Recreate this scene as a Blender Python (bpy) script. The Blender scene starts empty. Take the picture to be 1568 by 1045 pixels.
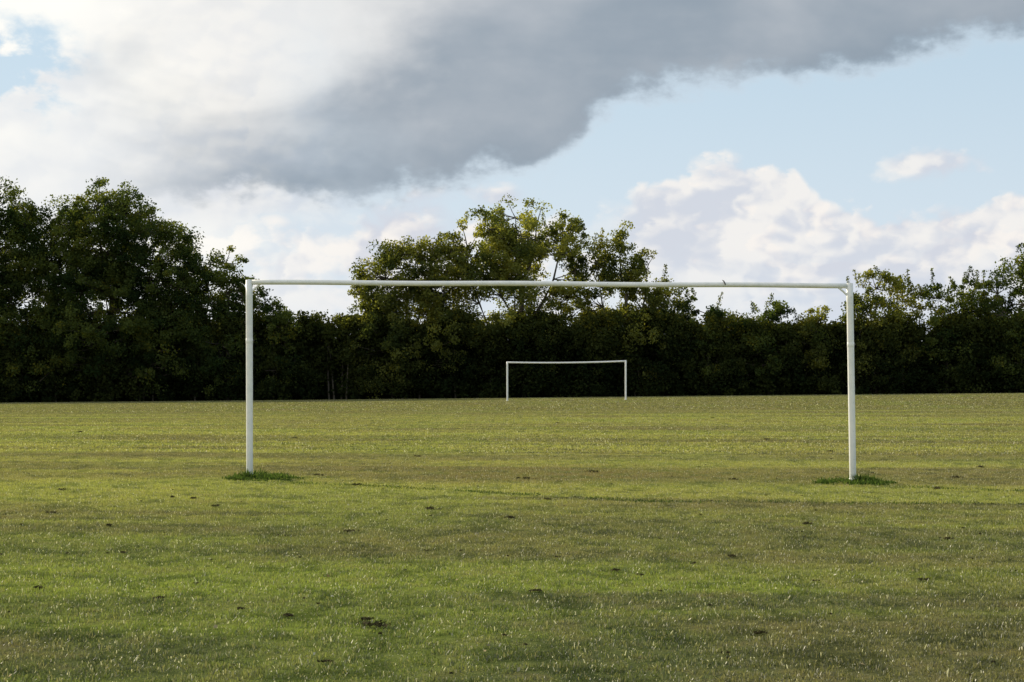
import bpy, math, random
import numpy as np
from mathutils import Vector, Matrix, noise as mnoise
random.seed(7); R = np.random.default_rng(11)
S = bpy.context.scene
S.view_settings.view_transform='Standard'; S.view_settings.look='None'; S.view_settings.exposure=0

# ---------------------------------------------------------------- helpers
class NT:
    def __init__(s,tree): s.t=tree; s.n=tree.nodes; s.l=tree.links
    def new(s,typ,**kw):
        n=s.n.new(typ)
        for k,v in kw.items(): setattr(n,k,v)
        return n
    def put(s,sock,v):
        if isinstance(v,bpy.types.NodeSocket): s.l.new(v,sock)
        elif v is not None: sock.default_value=v
    def m(s,op,a,b=None,c=None,clamp=False):
        n=s.new('ShaderNodeMath',operation=op,use_clamp=clamp)
        s.put(n.inputs[0],a)
        if b is not None: s.put(n.inputs[1],b)
        if c is not None: s.put(n.inputs[2],c)
        return n.outputs[0]
    def mix(s,f,a,b,mode='MIX'):
        n=s.new('ShaderNodeMix',data_type='RGBA',blend_type=mode)
        s.put(n.inputs[0],f); s.put(n.inputs[6],a if isinstance(a,bpy.types.NodeSocket) else (*a,1)); s.put(n.inputs[7],b if isinstance(b,bpy.types.NodeSocket) else (*b,1))
        return n.outputs[2]
    def ss(s,v,lo,hi,tlo=0.,thi=1.):
        n=s.new('ShaderNodeMapRange',interpolation_type='SMOOTHSTEP')
        s.put(n.inputs[0],v); s.put(n.inputs[1],lo); s.put(n.inputs[2],hi); s.put(n.inputs[3],tlo); s.put(n.inputs[4],thi)
        return n.outputs[0]
    def lin(s,v,lo,hi,tlo=0.,thi=1.):
        n=s.new('ShaderNodeMapRange'); n.clamp=True
        s.put(n.inputs[0],v); s.put(n.inputs[1],lo); s.put(n.inputs[2],hi); s.put(n.inputs[3],tlo); s.put(n.inputs[4],thi)
        return n.outputs[0]
    def xyz(s,x,y,z):
        n=s.new('ShaderNodeCombineXYZ'); s.put(n.inputs[0],x); s.put(n.inputs[1],y); s.put(n.inputs[2],z); return n.outputs[0]
    def noise(s,vec,scale,detail=4,rough=.5,dist=0.,lac=2.,dim='2D'):
        n=s.new('ShaderNodeTexNoise',noise_dimensions=dim); s.put(n.inputs['Vector'],vec)
        n.inputs['Scale'].default_value=scale; n.inputs['Detail'].default_value=detail
        n.inputs['Roughness'].default_value=rough; n.inputs['Distortion'].default_value=dist; n.inputs['Lacunarity'].default_value=lac
        return n.outputs[0]
    def vor(s,vec,scale,detail=2,rough=.5):
        n=s.new('ShaderNodeTexVoronoi',feature='F1',voronoi_dimensions='2D'); n.normalize=False; s.put(n.inputs['Vector'],vec)
        n.inputs['Scale'].default_value=scale; n.inputs['Detail'].default_value=detail; n.inputs['Roughness'].default_value=rough
        return n.outputs['Distance']
    def curve(s,v,pts,lo,hi):
        n=s.new('ShaderNodeFloatCurve'); c=n.mapping.curves[0]
        pts=sorted(pts)
        while len(c.points)<len(pts): c.points.new(.5,.5)
        for p,(x,y) in zip(c.points,pts): p.location=(x,(y-lo)/(hi-lo))
        n.mapping.update(); s.put(n.inputs[1],v)
        return s.m('MULTIPLY_ADD',n.outputs[0],hi-lo,lo)

def newmat(name):
    m=bpy.data.materials.new(name); m.use_nodes=True; m.node_tree.nodes.clear(); return m,NT(m.node_tree)

def quadmesh(name,V,F,mats=(),mi=None,attrs=None,smooth=False):
    me=bpy.data.meshes.new(name); V=np.asarray(V,np.float32); F=np.asarray(F,np.int32); k=F.shape[1]
    me.vertices.add(len(V)); me.vertices.foreach_set('co',V.ravel())
    me.loops.add(F.size); me.loops.foreach_set('vertex_index',F.ravel())
    me.polygons.add(len(F)); me.polygons.foreach_set('loop_start',np.arange(0,F.size,k,dtype=np.int32))
    me.polygons.foreach_set('loop_total',np.full(len(F),k,np.int32))
    if mi is not None: me.polygons.foreach_set('material_index',np.asarray(mi,np.int32))
    if smooth: me.polygons.foreach_set('use_smooth',np.ones(len(F),bool))
    for m in mats: me.materials.append(m)
    for k2,v in (attrs or {}).items():
        a=me.attributes.new(k2,'FLOAT','POINT'); a.data.foreach_set('value',np.asarray(v,np.float32))
    me.update(calc_edges=True); me.validate()
    return me
def obj(name,me,parent=None,loc=(0,0,0)):
    o=bpy.data.objects.new(name,me); S.collection.objects.link(o); o.location=loc
    if parent: o.parent=parent
    return o

# ---------------------------------------------------------------- terrain
def gz(x,y):
    x=np.asarray(x,float); y=np.asarray(y,float)
    s=np.interp(y,[24,123,170],[-.006,.012,.010]); c=np.interp(y,[24,123,170],[-.008,-.05,-.24])
    return c+s*80*np.tanh(x/80)

# ---------------------------------------------------------------- camera
CAMH=1.23
cd=bpy.data.cameras.new('camera'); cam=bpy.data.objects.new('camera',cd); S.collection.objects.link(cam)
cd.sensor_width=36; cd.lens=70.3; cd.clip_end=6000; cd.clip_start=.1
PITCH=math.atan(60.5/3063)
cam.location=(0,0,CAMH); cam.rotation_euler=(math.pi/2+PITCH,0,0); S.camera=cam

# ---------------------------------------------------------------- sun
AZ=math.radians(-46); EL=math.radians(21.5)
sd=Vector((math.sin(AZ)*math.cos(EL),math.cos(AZ)*math.cos(EL),math.sin(EL)))
sl=bpy.data.lights.new('sun','SUN'); sl.energy=5.0; sl.angle=math.radians(.5); sl.color=(1,.885,.66)
so=bpy.data.objects.new('sun',sl); S.collection.objects.link(so); so.rotation_euler=sd.to_track_quat('Z','Y').to_euler(); so.location=(-60,60,60)

# ---------------------------------------------------------------- world sky with clouds
w=bpy.data.worlds.new('World'); S.world=w; w.use_nodes=True; w.node_tree.nodes.clear(); T=NT(w.node_tree)
sky=T.new('ShaderNodeTexSky',sky_type='NISHITA'); sky.sun_disc=False; sky.sun_elevation=EL; sky.sun_rotation=AZ
sky.air_density=1.0; sky.dust_density=.6; sky.ozone_density=1.5
tc=T.new('ShaderNodeTexCoord'); nrm=T.new('ShaderNodeVectorMath',operation='NORMALIZE'); T.l.new(tc.outputs['Generated'],nrm.inputs[0])
sp=T.new('ShaderNodeSeparateXYZ'); T.l.new(nrm.outputs[0],sp.inputs[0])
az=T.m('ARCTAN2',sp.outputs[0],sp.outputs[1]); el=T.m('ARCSINE',sp.outputs[2])
def A(X): return math.atan((X-784)/3063)
def E(Y): return math.atan((583-Y)/3063)
u=T.m('MULTIPLY_ADD',az,1/.64,.5)
def U(X): return A(X)/.64+.5
P=T.xyz(T.m('MULTIPLY_ADD',az,10.,3.3),T.m('MULTIPLY_ADD',el,16.,1.2),0.)
n1=T.noise(P,1.0,5,.5)
n2=T.noise(P,4.2,5,.55)
n3=T.noise(T.xyz(T.m('MULTIPLY_ADD',az,7.,8.),T.m('MULTIPLY_ADD',el,15.,4.),0.),1.,4,.5,.3)
n1s=T.noise(T.xyz(T.m('MULTIPLY_ADD',az,10.,3.18),T.m('MULTIPLY_ADD',el,16.,1.4),0.),1.,4,.45)
c1=T.m('SUBTRACT',n1,.5); c2=T.m('SUBTRACT',n2,.5); c3=T.m('SUBTRACT',n3,.5)
wa=T.m('MULTIPLY',c2,.025); wb=T.m('MULTIPLY',c1,.03)
def bil(ox,oy): return T.vor(T.xyz(T.m('ADD',az,T.m('ADD',wa,ox)),T.m('ADD',T.m('MULTIPLY',el,1.25),T.m('ADD',wb,oy)),0.),30.,2.,.5)
v0=bil(0.5,0.2); v1=bil(.4965,.2055)
bill=T.m('SUBTRACT',.45,v0)
relief=T.m('ADD',T.m('MULTIPLY',T.m('SUBTRACT',v1,v0),1.1),T.m('ADD',T.m('MULTIPLY',T.m('SUBTRACT',n1,n1s),2.4),T.m('MULTIPLY',c2,.4)))
def gauss(X,Y,rx,ry):
    a=T.m('MULTIPLY',T.m('SUBTRACT',az,A(X)),3063/rx); b=T.m('MULTIPLY',T.m('SUBTRACT',el,E(Y)),3063/ry)
    d=T.m('ADD',T.m('MULTIPLY',a,a),T.m('MULTIPLY',b,b))
    return T.m('POWER',2.718,T.m('MULTIPLY',d,-1.))
b1=T.curve(u,[(U(x),E(y)) for x,y in [(-200,365),(100,365),(330,346),(430,332),(540,338),(640,320),(740,300),(830,290),(880,242),(930,188),(1000,170),(1150,152),(1310,154),(1400,128),(1490,106),(1568,92),(1800,56)]],0.,.25)
dD=T.m('ADD',T.m('SUBTRACT',el,b1),T.m('ADD',T.m('MULTIPLY',c1,.024),T.m('MULTIPLY',c2,.030)))
mD=T.ss(dD,.000,.020)
aL=T.m('ADD',T.lin(el,E(290),E(0),A(360),A(200)),T.m('ADD',T.m('MULTIPLY',c1,.14),T.m('MULTIPLY',c3,.12)))
kD=T.ss(T.m('SUBTRACT',az,aL),-.06,.095)
dark=T.m('MULTIPLY',mD,kD)
mL=T.ss(az,A(330),A(640),1,0)
mL=T.m('MULTIPLY',mL,T.ss(T.m('ADD',el,T.m('MULTIPLY',c1,.03)),E(400),E(310),.55,1))
bl=T.m('MULTIPLY',T.m('ADD',gauss(20,125,105,75),T.m('MULTIPLY',gauss(420,355,110,40),.5)),T.m('ADD',1.0,T.m('ADD',T.m('MULTIPLY',c2,4.),T.m('MULTIPLY',c3,3.))),clamp=True)
mL=T.m('MULTIPLY',mL,T.m('SUBTRACT',1.,T.ss(bl,.15,.85)))
b2=T.curve(u,[(U(x),E(y)) for x,y in [(-200,280),(200,290),(330,300),(430,296),(500,322),(600,292),(700,268),(760,262),(800,280),(860,292),(930,286),(990,276),(1050,254),(1095,230),(1150,234),(1215,250),(1245,276),(1300,286),(1350,314),(1410,324),(1460,304),(1520,290),(1568,290),(1800,290)]],0.,.15)
dC=T.m('ADD',T.m('SUBTRACT',b2,el),T.m('ADD',T.m('MULTIPLY',bill,.017),T.m('MULTIPLY',c2,.014)))
crisp=T.lin(az,A(850),A(1000),.016,.0055)
mC=T.ss(dC,-.001,crisp)
hol=T.ss(T.m('ADD',c2,T.m('MULTIPLY',c3,.9)),-.16,.14,.30,1)
mC=T.m('MULTIPLY',mC,T.m('MAXIMUM',hol,T.ss(az,A(880),A(1000),0,.85)))
sm=T.ss(T.m('ADD',gauss(1425,262,90,34),T.m('ADD',T.m('MULTIPLY',bill,.5),T.m('MULTIPLY',c2,.8))),.36,.78)
mC=T.m('MAXIMUM',mC,T.m('MULTIPLY',sm,.8))
wh=T.m('MAXIMUM',mL,mC)
haze=(.69,.77,.855)
shade=T.ss(relief,-.42,.34)
cw=T.mix(shade,(.655,.68,.755),(.94,.90,.86))
leftglow=T.ss(az,A(640),A(120))
cwl=T.mix(T.ss(n3,.32,.62),(.85,.87,.88),(1.08,1.06,.99))
cw=T.mix(T.m('MULTIPLY',leftglow,.85),cw,cwl)
lowf=T.ss(T.m('ADD',el,T.m('MULTIPLY',c2,.02)),E(540),E(350))
cw=T.mix(lowf,T.mix(.6,cw,haze),cw)
dk=T.ss(T.m('ADD',T.m('MULTIPLY',dD,8.),T.m('ADD',T.m('MULTIPLY',c1,1.1),T.m('MULTIPLY',c3,1.5))),-.20,1.25)
cdk=T.mix(dk,(.285,.350,.420),(.51,.545,.59))
lite=T.ss(T.m('ADD',T.m('MULTIPLY',gauss(400,50,330,130),.95),T.m('ADD',T.m('MULTIPLY',c3,1.3),T.m('MULTIPLY',c2,.3))),.25,1.10)
cdk=T.mix(lite,cdk,(.85,.85,.84))
edge=T.ss(mD,0.,.9); cdk=T.mix(edge,(.64,.69,.755),cdk)
skyb=T.mix(.80,sky.outputs[0],(5.75,7.25,8.5))
hz=T.ss(el,.0,.19,.88,0)
skyb=T.mix(hz,skyb,tuple(8.6*x*1.2 for x in haze))
def x10(c):
    n=T.new('ShaderNodeVectorMath',operation='SCALE'); T.l.new(c,n.inputs[0]); n.inputs[3].default_value=10.; return n.outputs[0]
c=T.mix(wh,skyb,x10(cw))
darkm=T.m('MULTIPLY',dark,T.ss(el,.35,.8,1,.45))
c=T.mix(darkm,c,x10(cdk))
bg=T.new('ShaderNodeBackground'); T.l.new(c,bg.inputs[0]); bg.inputs[1].default_value=.1
out=T.new('ShaderNodeOutputWorld'); T.l.new(bg.outputs[0],out.inputs[0])
try: w.cycles.sampling_method='NONE'
except Exception as e: print(e)

# ---------------------------------------------------------------- grass colour
def grass_color(N,blade):
    g=N.new('ShaderNodeNewGeometry'); s=N.new('ShaderNodeSeparateXYZ'); N.l.new(g.outputs['Position'],s.inputs[0])
    x,y=s.outputs[0],s.outputs[1]
    flat=g.outputs['Position']
    big=N.noise(flat,.24,2,.6)
    sw=N.noise(N.xyz(N.m('MULTIPLY',x,.07),N.m('MULTIPLY_ADD',x,.03,y),0.),.42,1,.6)
    sw2=N.noise(N.xyz(N.m('MULTIPLY_ADD',x,.12,7.),N.m('MULTIPLY_ADD',x,.05,y),0.),1.3,1,.6)
    fine=N.noise(N.xyz(N.m('MULTIPLY',x,2.4),N.m('MULTIPLY',y,1.5),0.),1.,3,.75)
    yy=N.m('MULTIPLY',N.m('ADD',N.m('MULTIPLY_ADD',x,.02,y),N.m('MULTIPLY',N.m('SUBTRACT',sw2,.5),1.6)),1/70.)
    cv=N.curve(yy,[(d/70.,v) for d,v in [(0,.46),(7.5,.46),(9.5,.43),(11.2,.44),(12.2,.61),(13.2,.61),(14.3,.41),(16.6,.39),(18.3,.54),(20,.46),(21.2,.63),(23.4,.63),(24.8,.43),(27.5,.41),(30.5,.56),(33.5,.45),(37,.58),(42,.45),(47,.57),(53,.47),(60,.56),(70,.50)]],0.,1.)
    band=N.m('ADD',N.m('MULTIPLY',cv,.5),N.m('ADD',N.m('MULTIPLY',sw,.30),N.m('MULTIPLY',sw2,.20)))
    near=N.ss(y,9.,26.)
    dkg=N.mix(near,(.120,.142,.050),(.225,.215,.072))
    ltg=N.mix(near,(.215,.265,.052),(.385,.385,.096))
    col=N.mix(N.ss(band,.43,.58),dkg,ltg)
    col=N.mix(N.m('MULTIPLY',N.ss(fine,.50,.68),.55),col,N.mix(.6,col,(.20,.160,.08)))
    col=N.mix(N.m('MULTIPLY',N.ss(big,.50,.66),.35),col,(.24,.30,.055))
    col=N.mix(N.m('MULTIPLY',N.ss(big,.47,.34),.35),col,(.21,.17,.085))
    col=N.mix(1.,col,N.mix(N.ss(fine,.34,.56),(.55,.60,.58),(1.08,1.08,1.08)),'MULTIPLY')
    gx=N.m('MULTIPLY',N.m('SUBTRACT',x,.8),.33); gy=N.m('MULTIPLY',N.m('SUBTRACT',y,26.8),.40)
    gd=N.m('POWER',2.718,N.m('MULTIPLY',N.m('ADD',N.m('MULTIPLY',gx,gx),N.m('MULTIPLY',gy,gy)),-1.))
    col=N.mix(N.m('MULTIPLY',N.m('MULTIPLY',gd,N.ss(fine,.3,.6)),.75),col,(.21,.155,.07))
    if blade:
        at=N.new('ShaderNodeAttribute',attribute_name='rnd'); r=at.outputs['Fac']
        col=N.mix(N.ss(r,.78,.84,0,.6),col,(.30,.27,.15))
        col=N.mix(N.ss(r,.972,.976,0,.9),col,(.60,.58,.48))  # few pale dry blades, their colour standing in for white glints
        col=N.mix(N.ss(r,.0,.40,.65,0),col,(.035,.050,.018))
    return col
gm,N=newmat('grass_blades'); col=grass_color(N,True)
d=N.new('ShaderNodeBsdfDiffuse'); N.l.new(col,d.inputs[0]); t=N.new('ShaderNodeBsdfTranslucent'); N.l.new(N.mix(1.,col,(1.1,1.13,.7),'MULTIPLY'),t.inputs[0])
gl=N.new('ShaderNodeBsdfGlossy'); gl.inputs[0].default_value=(1,1,1,1); gl.inputs[1].default_value=.42
m1=N.new('ShaderNodeMixShader'); m1.inputs[0].default_value=.5; N.l.new(d.outputs[0],m1.inputs[1]); N.l.new(t.outputs[0],m1.inputs[2])
m2=N.new('ShaderNodeMixShader'); m2.inputs[0].default_value=.04; N.l.new(m1.outputs[0],m2.inputs[1]); N.l.new(gl.outputs[0],m2.inputs[2])
o=N.new('ShaderNodeOutputMaterial'); N.l.new(m2.outputs[0],o.inputs[0])
fm,N=newmat('field_turf'); col=grass_color(N,False)
pb=N.new('ShaderNodeBsdfDiffuse'); N.l.new(N.mix(1.,col,(.7,.7,.7),'MULTIPLY'),pb.inputs['Color'])
g=N.new('ShaderNodeNewGeometry'); bn=N.noise(g.outputs['Position'],14,4,.7); bp=N.new('ShaderNodeBump'); bp.inputs['Strength'].default_value=.8; bp.inputs['Distance'].default_value=.03
N.l.new(bn,bp.inputs['Height']); N.l.new(bp.outputs[0],pb.inputs['Normal'])
o=N.new('ShaderNodeOutputMaterial'); N.l.new(pb.outputs[0],o.inputs[0])

xs=np.concatenate([[-3000,-1500,-700,-350,-200],np.linspace(-140,140,57),[200,350,700,1500,3000]])
ys=np.concatenate([[-3000,-1000,-300,-100,-30],np.linspace(0,200,81),[260,400,800,1600,3500]])
gx_,gy_=np.meshgrid(xs,ys); V=np.stack([gx_,gy_,gz(gx_,gy_)],-1).reshape(-1,3); nx=len(xs)
F=[(j*nx+i,j*nx+i+1,(j+1)*nx+i+1,(j+1)*nx+i) for j in range(len(ys)-1) for i in range(nx-1)]
obj('grass_field',quadmesh('grass_field',V,F,[fm],smooth=True))

def blades(n,size,h0,h1,w0,tilt,seed):
    r=np.random.default_rng(seed)
    x=r.uniform(-size/2,size/2,n); y=r.uniform(-size/2,size/2,n)
    cs=np.array([mnoise.noise(Vector((a*5,b*5,seed)))+.7*mnoise.noise(Vector((a*16,b*16,seed+9))) for a,b in zip(x,y)])
    h=r.uniform(h0,h1,n)*np.clip(1+1.1*cs,.25,2.2); th=r.uniform(0,2*np.pi,n); w_=w0*r.uniform(.6,1.4,n)
    ti=np.clip(np.abs(r.normal(0,tilt,n)),0,1.45); td=r.uniform(0,2*np.pi,n)
    ax=np.stack([np.cos(th),np.sin(th),r.normal(0,.25,n)],-1)*w_[:,None]*.5
    up=np.stack([np.sin(ti)*np.cos(td),np.sin(ti)*np.sin(td),np.cos(ti)],-1)*h[:,None]
    b=np.stack([x,y,np.full(n,-.003)],-1)
    V=np.stack([b-ax,b+ax,b+up+ax*.55,b+up-ax*.55],1).reshape(-1,3)
    F=np.arange(4*n).reshape(n,4); rn=np.repeat(r.uniform(0,1,n),4)
    return quadmesh('grass_patch',V,F,[gm],attrs={'rnd':rn})
def grass_layer(name,size,y0,y1,n,h0,h1,w0,tilt,seed,k=.275,m=1.0):
    col=bpy.data.collections.new(name+'_patches')
    for i in range(3):
        col.objects.link(bpy.data.objects.new(f'grass_patch_{seed}_{i}',blades(n,size,h0,h1,w0,tilt,seed*10+i)))
    pts=[];rot=[]
    yy=y0+size/2
    while yy<y1:
        hw=k*(yy+size)+m; c=int(math.ceil(hw/size))
        for i in range(-c,c+1):
            x=i*size; z=float(gz(x,yy)); e=.5
            nn=Vector((-(float(gz(x+e,yy))-z)/e,-(float(gz(x,yy+e))-z)/e,1)).normalized()
            q=Vector((0,0,1)).rotation_difference(nn)
            eu=(q.to_matrix()@Matrix.Rotation(random.choice([0,1,2,3])*math.pi/2,3,'Z')).to_euler()
            pts.append((x,yy,z)); rot.append(tuple(eu))
        yy+=size
    me=bpy.data.meshes.new(name); me.from_pydata(pts,[],[])
    a=me.attributes.new('rot','FLOAT_VECTOR','POINT'); a.data.foreach_set('vector',np.array(rot,np.float32).ravel())
    ob=obj(name,me)
    ng=bpy.data.node_groups.new(name,'GeometryNodeTree'); ng.interface.new_socket('Geometry',in_out='INPUT',socket_type='NodeSocketGeometry'); ng.interface.new_socket('Geometry',in_out='OUTPUT',socket_type='NodeSocketGeometry')
    gi=ng.nodes.new('NodeGroupInput'); go=ng.nodes.new('NodeGroupOutput')
    ip=ng.nodes.new('GeometryNodeInstanceOnPoints'); ci=ng.nodes.new('GeometryNodeCollectionInfo')
    ci.inputs['Collection'].default_value=col; ci.inputs['Separate Children'].default_value=True; ci.inputs['Reset Children'].default_value=True
    na=ng.nodes.new('GeometryNodeInputNamedAttribute'); na.data_type='FLOAT_VECTOR'; na.inputs[0].default_value='rot'
    er=ng.nodes.new('FunctionNodeEulerToRotation')
    ng.links.new(gi.outputs[0],ip.inputs['Points']); ng.links.new(ci.outputs[0],ip.inputs['Instance']); ip.inputs['Pick Instance'].default_value=True
    ng.links.new(na.outputs['Attribute'],er.inputs[0]); ng.links.new(er.outputs[0],ip.inputs['Rotation'])
    ng.links.new(ip.outputs[0],go.inputs[0])
    md=ob.modifiers.new('gn','NODES'); md.node_group=ng
    return ob
g0=grass_layer('mown_grass',1.,6.,34.,8000,.008,.021,.0055,.95,1)
g1=grass_layer('mown_grass_middle',2.,34.,84.,5000,.010,.028,.018,.85,2); g1.parent=g0
g2=grass_layer('mown_grass_distant',4.,84.,164.,3400,.015,.040,.05,.75,3); g2.parent=g0

# ---------------------------------------------------------------- foliage materials
def leafmat(name,dark_,light_,trans=.35,yellow=(.16,.15,.02),tm=(2.6,2.3,.8)):
    m,N=newmat(name); at=N.new('ShaderNodeAttribute',attribute_name='tint'); r=at.outputs['Fac']
    col=N.mix(N.ss(r,.1,.9),dark_,light_); col=N.mix(N.ss(r,.93,1.,0,.7),col,yellow)
    d=N.new('ShaderNodeBsdfDiffuse'); N.l.new(col,d.inputs[0]); t=N.new('ShaderNodeBsdfTranslucent'); N.l.new(N.mix(1.,col,tm,'MULTIPLY'),t.inputs[0])
    a=N.new('ShaderNodeMixShader'); a.inputs[0].default_value=trans; N.l.new(d.outputs[0],a.inputs[1]); N.l.new(t.outputs[0],a.inputs[2])
    o=N.new('ShaderNodeOutputMaterial'); N.l.new(a.outputs[0],o.inputs[0]); return m
LM_dark=leafmat('foliage_dark',(.022,.040,.016),(.090,.118,.036),.44)
LM_mid=leafmat('foliage_olive',(.042,.060,.022),(.15,.168,.050),.48)
LM_light=leafmat('foliage_light',(.058,.080,.030),(.19,.212,.068),.50)
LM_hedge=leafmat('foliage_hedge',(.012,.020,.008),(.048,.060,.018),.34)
cmx,N=newmat('hedge_shade_core'); d=N.new('ShaderNodeBsdfDiffuse'); tcn=N.new('ShaderNodeTexCoord'); N.l.new(N.mix(N.noise(tcn.outputs['Object'],3.,4,dim='3D'),(.004,.006,.003),(.012,.016,.007)),d.inputs[0]); o=N.new('ShaderNodeOutputMaterial'); N.l.new(d.outputs[0],o.inputs[0])  # near-black colour stands for the shade inside the hedge
bk,N=newmat('bark'); g=N.new('ShaderNodeTexCoord'); n=N.noise(g.outputs['Object'],3.,3,.6,dim='3D')
pb=N.new('ShaderNodeBsdfDiffuse'); N.l.new(N.mix(n,(.05,.043,.034),(.18,.16,.13)),pb.inputs['Color'])
o=N.new('ShaderNodeOutputMaterial'); N.l.new(pb.outputs[0],o.inputs[0])

class MB:
    def __init__(s): s.V=[];s.F=[];s.M=[];s.T=[];s.n=0
    def add(s,V,F,mi,t=None):
        V=np.asarray(V,np.float32).reshape(-1,3); F=np.asarray(F,np.int32)+s.n
        s.V.append(V); s.F.append(F); s.M.append(np.full(len(F),mi)); s.T.append(np.full(len(V),.5) if t is None else t); s.n+=len(V)
    def tube(s,pts,rad,n=6,mi=0):
        P=[Vector(p) for p in pts]; rings=[]
        for i,p in enumerate(P):
            d=(P[min(i+1,len(P)-1)]-P[max(i-1,0)]).normalized()
            a=d.orthogonal().normalized() if abs(d.z)<.9 else Vector((1,0,0)).cross(d).normalized(); b=d.cross(a)
            rings+= [p+(a*math.cos(2*math.pi*k/n)+b*math.sin(2*math.pi*k/n))*rad[i] for k in range(n)]
        F=[(i*n+k,i*n+(k+1)%n,(i+1)*n+(k+1)%n,(i+1)*n+k) for i in range(len(P)-1) for k in range(n)]
        s.add([tuple(v) for v in rings],F,mi)
    def leaves(s,C,rad,k,size,mi=1,flat=.75,tintc=None,asp=.38):
        C=np.asarray(C); m=len(C); rad=np.asarray(rad)
        o=R.normal(0,1,(m,k,3)); o/=np.linalg.norm(o,axis=2,keepdims=True); o*=(R.uniform(0.05,1.2,(m,k,1))**.6)
        o[...,2]*=flat; c=(C[:,None,:]+o*rad[:,None,None]).reshape(-1,3); n=len(c)
        nr=R.normal(0,1,(n,3)); nr[:,2]+=.5; nr/=np.linalg.norm(nr,axis=1,keepdims=True)
        a=np.cross(nr,R.normal(0,1,(n,3))); a/=np.linalg.norm(a,axis=1,keepdims=True); b=np.cross(nr,a)
        L=size*R.uniform(.6,1.3,(n,1)); a*=L*.5; b*=L*asp
        V=np.stack([c-a,c+b,c+a,c-b],1).reshape(-1,3)
        tc=(R.uniform(0,1,m) if tintc is None else tintc)
        t=np.clip(np.repeat(tc,k)*.75+R.uniform(0,.3,n),0,1)
        s.add(V,np.arange(4*n).reshape(n,4),mi,np.repeat(t,4))
    def mesh(s,name,mats):
        return quadmesh(name,np.concatenate(s.V),np.concatenate(s.F),mats,np.concatenate(s.M),{'tint':np.concatenate(s.T)})

def tree(name,x,y,lobes,mat,dens=1.,leaf=.20,gap=-.3,trunk_r=.32,shoots=0,k=90):
    B=MB(); z0=float(gz(x,y))-.02; off=random.uniform(0,100)
    top=max(l[1]+l[3] for l in lobes)
    n=7; tp=[]; lean=random.uniform(-.6,.6)
    for i in range(n):
        f=i/(n-1); tp.append(Vector((lean*f+random.uniform(-.15,.15)*(i>0),random.uniform(-.2,.2)*(i>0),f*top*.72-(.1 if i==0 else 0))))
    B.tube(tp,[trunk_r*(1.25 if i==0 else 1-.8*i/(n-1)) for i in range(n)],8)
    Cs=[];Rs=[]
    for (lx,lz,rx,rz) in lobes:
        ry=rx*.9; ly=random.uniform(-.8,.8); c=Vector((lx-x,ly,lz))
        st=max(1.0,lz-abs(lx-x)*1.0-rz*.8); f=min(.95,st/(top*.72)); i=f*(n-1); i0=int(i); s0=tp[i0].lerp(tp[min(i0+1,n-1)],i-i0)
        lp=[s0]; m=5
        e=c+Vector((0,0,rz*.55))
        for j in range(1,m+1):
            g_=j/m; p=s0.lerp(e,g_); p.x+=(lx-x)*.18*math.sin(math.pi*g_)+random.uniform(-.2,.2); p.y+=random.uniform(-.25,.25); p.z-=.5*math.sin(math.pi*g_); lp.append(p)
        r0=trunk_r*.5; B.tube(lp,[r0*(1-.85*j/m) for j in range(m+1)],6)
        vol=rx*ry*rz; nc=int(vol*2.8*dens)+24
        cnt=0;tries=0
        while cnt<nc and tries<nc*8:
            tries+=1
            v=Vector(R.normal(0,1,3)); v.normalize(); rr=random.uniform(.12,1)**.36
            if random.random()<.12: rr*=1.12
            p=c+Vector((v.x*rx*rr,v.y*ry*rr,v.z*rz*rr))
            if p.z<.5: continue
            q=Vector((p.x+x,p.y,p.z))*.42+Vector((off,0,0))
            if mnoise.noise(q)<gap: continue
            cnt+=1; Cs.append(tuple(p)); rad=random.uniform(.32,.95)*min(1.,.55+rx*.16); Rs.append(rad)
            if random.random()<.5:
                best=min(lp[1:],key=lambda a:(a-p).length+ (3 if a.z>p.z+.5 else 0)); mid=best.lerp(p,.5)+Vector((random.uniform(-.2,.2),random.uniform(-.2,.2),-.15))
                B.tube([best,mid,p],[.06,.04,.015],4)
    for i in range(shoots):
        l=random.choice(lobes); v=random.uniform(-1,1); p=Vector((l[0]-x+v*l[2],random.uniform(-1,1),l[1]+l[3]*math.sqrt(max(0,1-v*v))*.9))
        hgt=random.uniform(.6,1.5); e=p+Vector((random.uniform(-.5,.5),0,hgt)); B.tube([p,e],[.03,.01],4)
        for j in range(5): q=p.lerp(e,.2+.18*j); Cs.append(tuple(q)); Rs.append(.28-.03*j)
    Cs=np.array(Cs); Rs=np.array(Rs); tint=np.array([.5+1.1*mnoise.noise(Vector(c)*.5+Vector((off,3,0))) for c in Cs])+R.normal(0,.16,len(Cs)); tint=np.clip(tint,0,1)
    big=Rs>.3
    B.leaves(Cs[big],Rs[big],k,leaf,1,.8,tint[big])
    if (~big).any(): B.leaves(Cs[~big],Rs[~big],14,leaf*.8,1,1.,tint[~big])
    return obj(name,B.mesh(name,[bk,mat]),loc=(x,y,z0))

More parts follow.
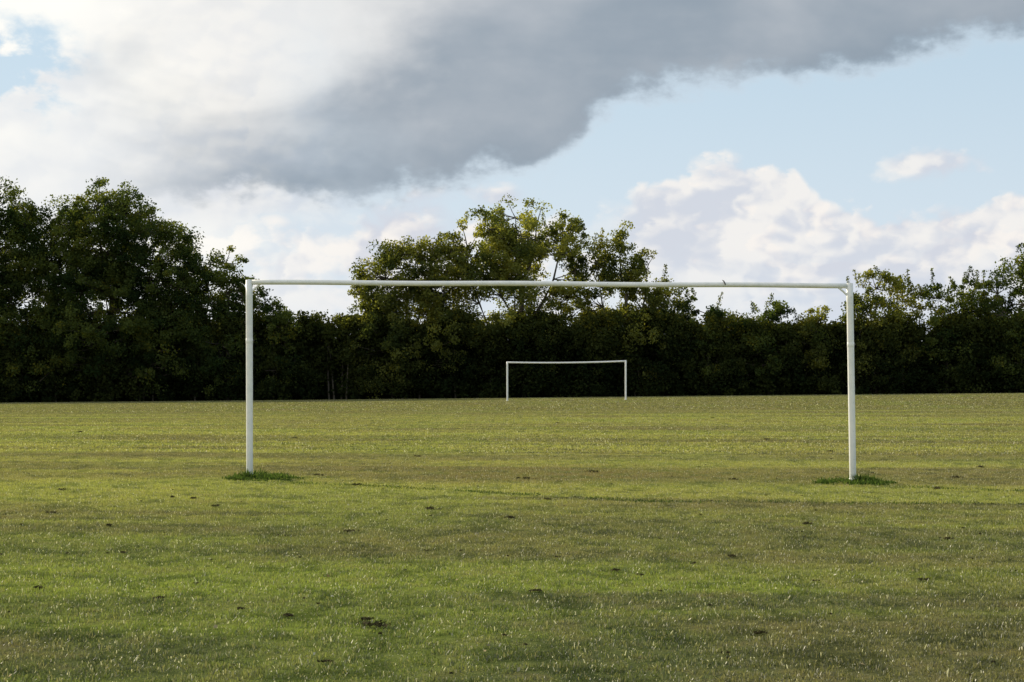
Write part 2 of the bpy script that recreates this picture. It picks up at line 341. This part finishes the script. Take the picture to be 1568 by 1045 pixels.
tree('broadleaf_tree',-44,169,[(-44,13.4,4.6,5.4),(-47.5,9,5,6),(-41.3,11.7,2.8,5.4),(-41,5,3.5,5),(-44.5,4,3.5,4)],LM_dark)
tree('broadleaf_tree',-34,168,[(-34.8,13.2,4.0,5.0),(-32.5,13.1,3.8,4.8),(-29.9,11.5,3.4,4.9),(-37.3,11.8,3.0,5.3),(-27.8,9.5,2.9,4.7),(-34,6.5,5.2,5),(-29,5,3.8,4.5),(-38.6,7.5,3,7)],LM_dark,trunk_r=.42,gap=-.36)
tree('broadleaf_tree',-23.8,168,[(-24,9.6,2.4,3.6),(-25.8,8.8,2.1,4.2),(-22.6,6.4,2.1,4.2),(-24.5,4,3,4)],LM_dark,gap=-.38)
tree('hawthorn_tree',-20,167.5,[(-20.3,6.2,1.8,3.0),(-19.3,4,1.9,3.6)],LM_dark,trunk_r=.18)
tree('broadleaf_tree',-9,168.5,[(-10.6,9.7,2.6,3.8),(-8.6,10.3,2.6,3.5),(-6.8,10,2.4,3.9),(-12.6,6.6,2.1,4.2),(-10.8,4.5,3.2,4.2),(-6.5,5,3.2,4.3),(-5.2,10.1,2.2,4.4)],LM_mid,gap=-.30)
tree('ash_tree',1,169,[(.4,13.1,3.2,3.8),(2.0,13.0,2.8,3.4),(-2.1,12.0,2.8,4.0),(-3.9,10.4,1.9,4.1),(4.3,11.8,2.4,3.9),(0,8,3.6,3.4),(5.2,8.6,1.9,3.6),(-3,5,2.8,4),(2,4.3,3.8,3.4)],LM_light,dens=.80,gap=-.12,trunk_r=.4,shoots=6)
tree('broadleaf_tree',9.5,168.5,[(9.2,11,2.3,3.3),(7.2,8.9,1.9,4.4),(11.4,8.6,2.2,3.9),(13.1,6.6,1.9,3.7),(8,4.5,3,4.3),(11.5,4.2,2.8,3.9)],LM_mid,gap=-.28,shoots=4)
tree('hawthorn_tree',16.5,167.5,[(15.6,5.5,1.9,3.2),(17.8,4.9,1.9,2.8),(16.5,3,2.5,2.8)],LM_dark,trunk_r=.14,shoots=5)
tree('hawthorn_tree',21.5,167.8,[(22.4,5.3,1.5,2.9),(20.3,4.4,1.8,2.8),(21.3,3,2.4,2.6)],LM_dark,trunk_r=.14,shoots=6)
tree('hawthorn_tree',25.4,167.5,[(25.4,4.8,1.8,2.7),(24.5,3,2,2.6)],LM_mid,trunk_r=.14,shoots=5)
tree('ash_tree',30.5,168,[(30.7,7.0,2.4,3.4),(28.9,5.8,1.6,3.7),(33,5.8,1.9,3.8),(30.5,3.3,3.4,3.5)],LM_mid,shoots=22,gap=-.2,trunk_r=.2)
tree('hawthorn_tree',36.5,168,[(35.8,6.2,2.3,3.4),(38.6,6,2.2,3.7),(37,3.3,3.5,3.2)],LM_dark,shoots=14,trunk_r=.18)
tree('broadleaf_tree',43.5,168.5,[(43.3,8,2.5,4.5),(41,6,2.0,4.2),(46,9,3.3,5.6),(42.5,4,3,4)],LM_dark,shoots=5)
tree('broadleaf_tree',-55,171,[(-55,10,5,6),(-59,8,4,5)],LM_dark,dens=.5)
tree('broadleaf_tree',55,171,[(54,9,4.5,5),(58,8,4,5)],LM_dark,dens=.5)

# hedge
hx=[-85,-45,-22,-18,-16,-12,14,16,20,24,27,30,45,85]; hh=[7,7,6.9,6.5,7.0,6.5,6.5,6.3,6.1,5.7,5.6,5.9,6.6,7]
def prof(x): return float(np.interp(x,hx,hh))*(1+.26*mnoise.noise(Vector((x*.30,0,0)))+.12*mnoise.noise(Vector((x*1.1,5,0))))
B=MB(); Cs=[];Rs=[];Ts=[]
for i in range(4000):
    x=random.uniform(-85,85) if i>3300 else random.uniform(-48,48); t_=prof(x)
    z=random.uniform(.05,1)*t_; y=166.4+random.uniform(-.8,1.6)+(z/t_)*.9+1.6*mnoise.noise(Vector((x*.28,z*.3,7)))
    if i%3==0: z=t_*random.uniform(.80,1.04); y=168+random.uniform(-1.6,2.2)
    Cs.append((x,y,z+float(gz(x,y))-.1)); Rs.append(random.uniform(.4,.95)); Ts.append(min(1,max(0,(z/t_)**2*.6+random.uniform(-.1,.5)+.5*mnoise.noise(Vector((x*.2,z*.2,1))))))  # tint rises with height: depth shading put into the leaf colour
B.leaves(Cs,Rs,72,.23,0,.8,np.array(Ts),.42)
for i in range(160):
    x=random.uniform(-70,70); y=random.uniform(167.5,170); z=float(gz(x,y)); t_=prof(x)
    B.tube([(x,y,z-.1),(x+random.uniform(-.3,.3),y,z+t_*.5),(x+random.uniform(-.8,.8),y,z+t_*.92)],[.09,.06,.02],5,1)
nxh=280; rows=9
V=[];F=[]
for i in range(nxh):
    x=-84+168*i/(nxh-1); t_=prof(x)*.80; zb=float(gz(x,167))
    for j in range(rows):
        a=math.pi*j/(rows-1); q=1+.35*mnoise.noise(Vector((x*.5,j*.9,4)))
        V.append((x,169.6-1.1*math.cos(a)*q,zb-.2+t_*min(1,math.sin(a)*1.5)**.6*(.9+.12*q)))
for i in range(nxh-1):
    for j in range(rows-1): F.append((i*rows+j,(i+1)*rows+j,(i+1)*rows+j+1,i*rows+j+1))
B.add(V,F,2,np.full(len(V),.0))  # solid core added to stop sky light leaking through the leaves
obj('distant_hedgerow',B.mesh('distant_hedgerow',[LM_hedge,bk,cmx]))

# ---------------------------------------------------------------- goals
pm,N=newmat('white_painted_steel'); g=N.new('ShaderNodeTexCoord'); n=N.noise(g.outputs['Object'],9.,6,.65,dim='3D'); n2_=N.noise(g.outputs['Object'],45.,3,.6,dim='3D')
s_=N.new('ShaderNodeSeparateXYZ'); N.l.new(g.outputs['Object'],s_.inputs[0])
low=N.ss(N.m('ADD',s_.outputs[2],N.m('MULTIPLY',n,.5)),.1,.75,1,0)
col=N.mix(N.ss(n,.35,.75),(.84,.84,.81),(.72,.74,.72)); col=N.mix(N.ss(n2_,.68,.72,0,.7),col,(.22,.16,.11)); col=N.mix(N.m('MULTIPLY',low,.4),col,(.38,.42,.26))
pb=N.new('ShaderNodeBsdfPrincipled'); N.l.new(col,pb.inputs['Base Color']); pb.inputs['Roughness'].default_value=.45
o=N.new('ShaderNodeOutputMaterial'); N.l.new(pb.outputs[0],o.inputs[0])
dm,N=newmat('dark_fittings'); pb=N.new('ShaderNodeBsdfPrincipled'); g=N.new('ShaderNodeTexCoord'); N.l.new(N.mix(N.noise(g.outputs['Object'],30.,3,dim='3D'),(.03,.03,.03),(.09,.07,.05)),pb.inputs['Base Color']); o=N.new('ShaderNodeOutputMaterial'); N.l.new(pb.outputs[0],o.inputs[0])

def goal(name,L,Rr,topL,topR,rp,rb,sag,near):
    zl=float(gz(*L)); zr=float(gz(*Rr))
    root=obj(name,None); cx=(L[0]+Rr[0])/2; cy=(L[1]+Rr[1])/2; root.location=(cx,cy,0)
    def part(nm,B):
        V=np.concatenate(B.V)-np.array([cx,cy,0]); me=quadmesh(nm,V,np.concatenate(B.F),[pm,dm],np.concatenate(B.M),smooth=True); return obj(nm,me,root)
    for nm,b,t,zb in (('left_post',L,topL,zl),('right_post',Rr,topR,zr)):
        B=MB(); k=12
        B.tube([(b[0]+(t[0]-b[0])*i/k,b[1],zb-.15+(t[1]+rb-.004-zb+.15)*i/k) for i in range(k+1)]+[(t[0],b[1],t[1]+rb+.004)],[rp]*(k+1)+[.001],20)
        B.tube([(b[0],b[1],zb-.1),(b[0],b[1],zb+.06),(b[0],b[1],zb+.065)],[rp*1.25,rp*1.25,rp*1.0],20)
        if near:
            zz=zb+(t[1]-zb)*.70; xx=b[0]+(t[0]-b[0])*.70
            B.tube([(xx,b[1],zz-.03),(xx,b[1],zz-.027),(xx,b[1],zz+.027),(xx,b[1],zz+.03)],[rp,rp*1.05,rp*1.05,rp],20)
            B.tube([(xx+rp*.9,b[1],zz),(xx+rp*1.5,b[1],zz+.005)],[.007,.007],6,1)
            sgn=1 if nm=='left_post' else -1
            B.tube([(t[0]+sgn*rp*.7,b[1],t[1]-.12),(t[0]+sgn*.08,b[1],t[1]-.07),(t[0]+sgn*.14,b[1],t[1]-.02)],[.013,.013,.013],10)
        part(nm,B)
    B=MB(); n=24; sg=[]
    for i in range(n+1):
        f=i/n; sg.append((topL[0]+(topR[0]-topL[0])*f,L[1]+(Rr[1]-L[1])*f,topL[1]+(topR[1]-topL[1])*f-sag*4*f*(1-f)+(.004*math.sin(f*17) if near else 0)))
    B.tube([sg[0]]+sg+[sg[-1]],[.002]+[rb]*(n+1)+[.002],18)
    if near:
        q=Vector(sg[int(.81*n)]); B.tube([q+Vector((.02,-rb,.0)),q+Vector((0,-rb-.008,.04)),q+Vector((-.015,-rb*.5,.055))],[.008,.008,.004],6,1)
    part('crossbar',B)
    return root
goal('football_goal',(-3.262,24.9),(4.200,24.65),(-3.275,2.455),(4.165,2.400),.042,.032,.0,True)
goal('football_goal',(-.285,123.4),(6.97,122.6),(-.29,2.35),(6.97,2.42),.055,.050,.06,False)

# ---------------------------------------------------------------- weeds at posts, grass strip standing in for the goal's cast shadow
wm=leafmat('weed_leaves',(.035,.062,.018),(.11,.155,.042),.42,tm=(1.3,1.4,.7))
def tuft(V,t,px,py,pz,h,wmax=.012):
    th=random.uniform(0,6.28); ti=random.uniform(.1,1.35); td=random.uniform(0,6.28); w_=random.uniform(.004,wmax)
    a=Vector((math.cos(th),math.sin(th),0))*w_; b=Vector((px,py,pz)); m_=b+Vector((math.sin(ti*.5)*math.cos(td),math.sin(ti*.5)*math.sin(td),math.cos(ti*.5)))*h*.6; e=m_+Vector((math.sin(ti)*math.cos(td),math.sin(ti)*math.sin(td),math.cos(ti)))*h*.6
    V+= [b-a*.5,b+a*.5,m_+a,m_-a, m_-a,m_+a,e+a*.1,e-a*.1]; t+=[random.random()]*8
def fin(name,V,t,loc=(0,0,0)):
    V=np.array([tuple(v) for v in V]); F=np.arange(len(V)).reshape(-1,4)
    obj(name,quadmesh(name,V,F,[wm],attrs={'tint':np.clip(np.array(t)*.92,0,1)}),loc=loc)
def weeds(name,x,y,segs,n):
    V=[];t=[]
    cl=[(random.gauss((segs[0]+segs[1])/2,(segs[1]-segs[0])*.25),random.gauss(0,.26),random.uniform(.2,.9)) for _ in range(34)]+[(random.gauss(0,.08),random.gauss(0,.08),1.3) for _ in range(5)]
    for i in range(n):
        c_=random.choice(cl); tuft(V,t,c_[0]+random.gauss(0,.05),c_[1]+random.gauss(0,.06),0,random.uniform(.02,.09)*c_[2])
    fin(name,V,t,(x,y,float(gz(x,y))))
weeds('weed_patch',-3.26,24.85,(-.36,.58),2700)
weeds('weed_patch',4.2,24.6,(-.48,.46),2900)
V=[];t=[]
for (a,b,n) in [((-2.9,24.1),(-.47,22.2),600),((-.47,22.2),(1.44,20.5),480),((1.2,20.6),(7.,20.35),1000),((4.5,23.7),(7.2,22.2),600)]:  # darker tufts added to draw the post and crossbar shadow lines
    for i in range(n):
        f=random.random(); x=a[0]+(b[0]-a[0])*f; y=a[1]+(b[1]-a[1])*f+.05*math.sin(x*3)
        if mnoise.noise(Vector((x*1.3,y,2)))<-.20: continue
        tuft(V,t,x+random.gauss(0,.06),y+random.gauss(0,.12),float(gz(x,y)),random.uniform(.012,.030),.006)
fin('goal_shadow_grass',V,t)

# ---------------------------------------------------------------- clippings / clods
cm,N=newmat('dried_clippings'); at=N.new('ShaderNodeAttribute',attribute_name='tint')
pb=N.new('ShaderNodeBsdfDiffuse'); N.l.new(N.mix(at.outputs['Fac'],(.030,.030,.016),(.13,.11,.055)),pb.inputs['Color'])
o=N.new('ShaderNodeOutputMaterial'); N.l.new(pb.outputs[0],o.inputs[0])
B=MB()
def clump(x,y,r,n,hf=.4):
    C=[];z=float(gz(x,y)); ax=random.uniform(.7,1.8)
    for i in range(max(3,n//8)):
        C.append((x+random.gauss(0,.4)*r*ax,y+random.gauss(0,.4)*r,z+.012+random.uniform(0,.5)*r*hf))
    B.leaves(C,[r*.4]*len(C),8,min(.032,.012+r*.22),0,.4,None,.2)
for (x,y,s) in [(-.682,9.99,.07),(-.75,10.26,.03),(-1.17,10.4,.03),(1.22,9.79,.03),(-.775,19.1,.055),(-.006,17.9,.055),(-3.24,20.5,.05),(-3.51,20.7,.035),(-1.32,16.2,.04),(2.56,17.4,.04),(2.76,25.1,.06),(1.07,27.1,.07),(.213,25.1,.07),(-1.52,32.2,.08),(-2.46,25.6,.07),(4.95,23.3,.08),(5.4,42.3,.10),(-10.2,47.1,.09),(5.77,26,.08),(6.83,29.2,.08),(-4.18,18.2,.04),(-3.36,16.7,.035),(-2.86,19.3,.04),(-2.74,14.1,.03),(.664,13,.03),(.812,12.7,.02),(.137,11.7,.025),(-1.45,10.7,.025),(-1.97,11.2,.025),(2.57,12.5,.03),(3.43,15.8,.04),(1.55,14.1,.03),(.378,20.7,.04),(-1.81,23.3,.06),(-4.93,21.9,.06),(6.6,66,.10),(-4.6,42.3,.10),(1.34,58,.10),(5.58,35.2,.09),(-.807,8.72,.02),(-2.51,8.82,.025),(-2.77,11.7,.025)]:
    clump(x,y,s,90)
for i in range(420):
    y=8+ (random.random()**1.1)*80; x=random.uniform(-.32,.32)*y; clump(x,y,random.uniform(.005,.012)*(1+y*.05),24,.2)
obj('grass_clipping_clumps',B.mesh('grass_clipping_clumps',[cm]))
lm,N=newmat('fallen_leaf'); at=N.new('ShaderNodeAttribute',attribute_name='tint'); pb=N.new('ShaderNodeBsdfDiffuse'); N.l.new(N.mix(at.outputs['Fac'],(.25,.17,.06),(.60,.57,.42)),pb.inputs['Color'])
o=N.new('ShaderNodeOutputMaterial'); N.l.new(pb.outputs[0],o.inputs[0])
B=MB(); C=[]
for i in range(240):
    y=7.5+(random.random()**1.5)*35; x=random.uniform(-.30,.30)*y; C.append((x,y,float(gz(x,y))+.016))
B.leaves(C,[.01]*len(C),1,.022,0,.3); obj('fallen_leaves',B.mesh('fallen_leaves',[lm]))
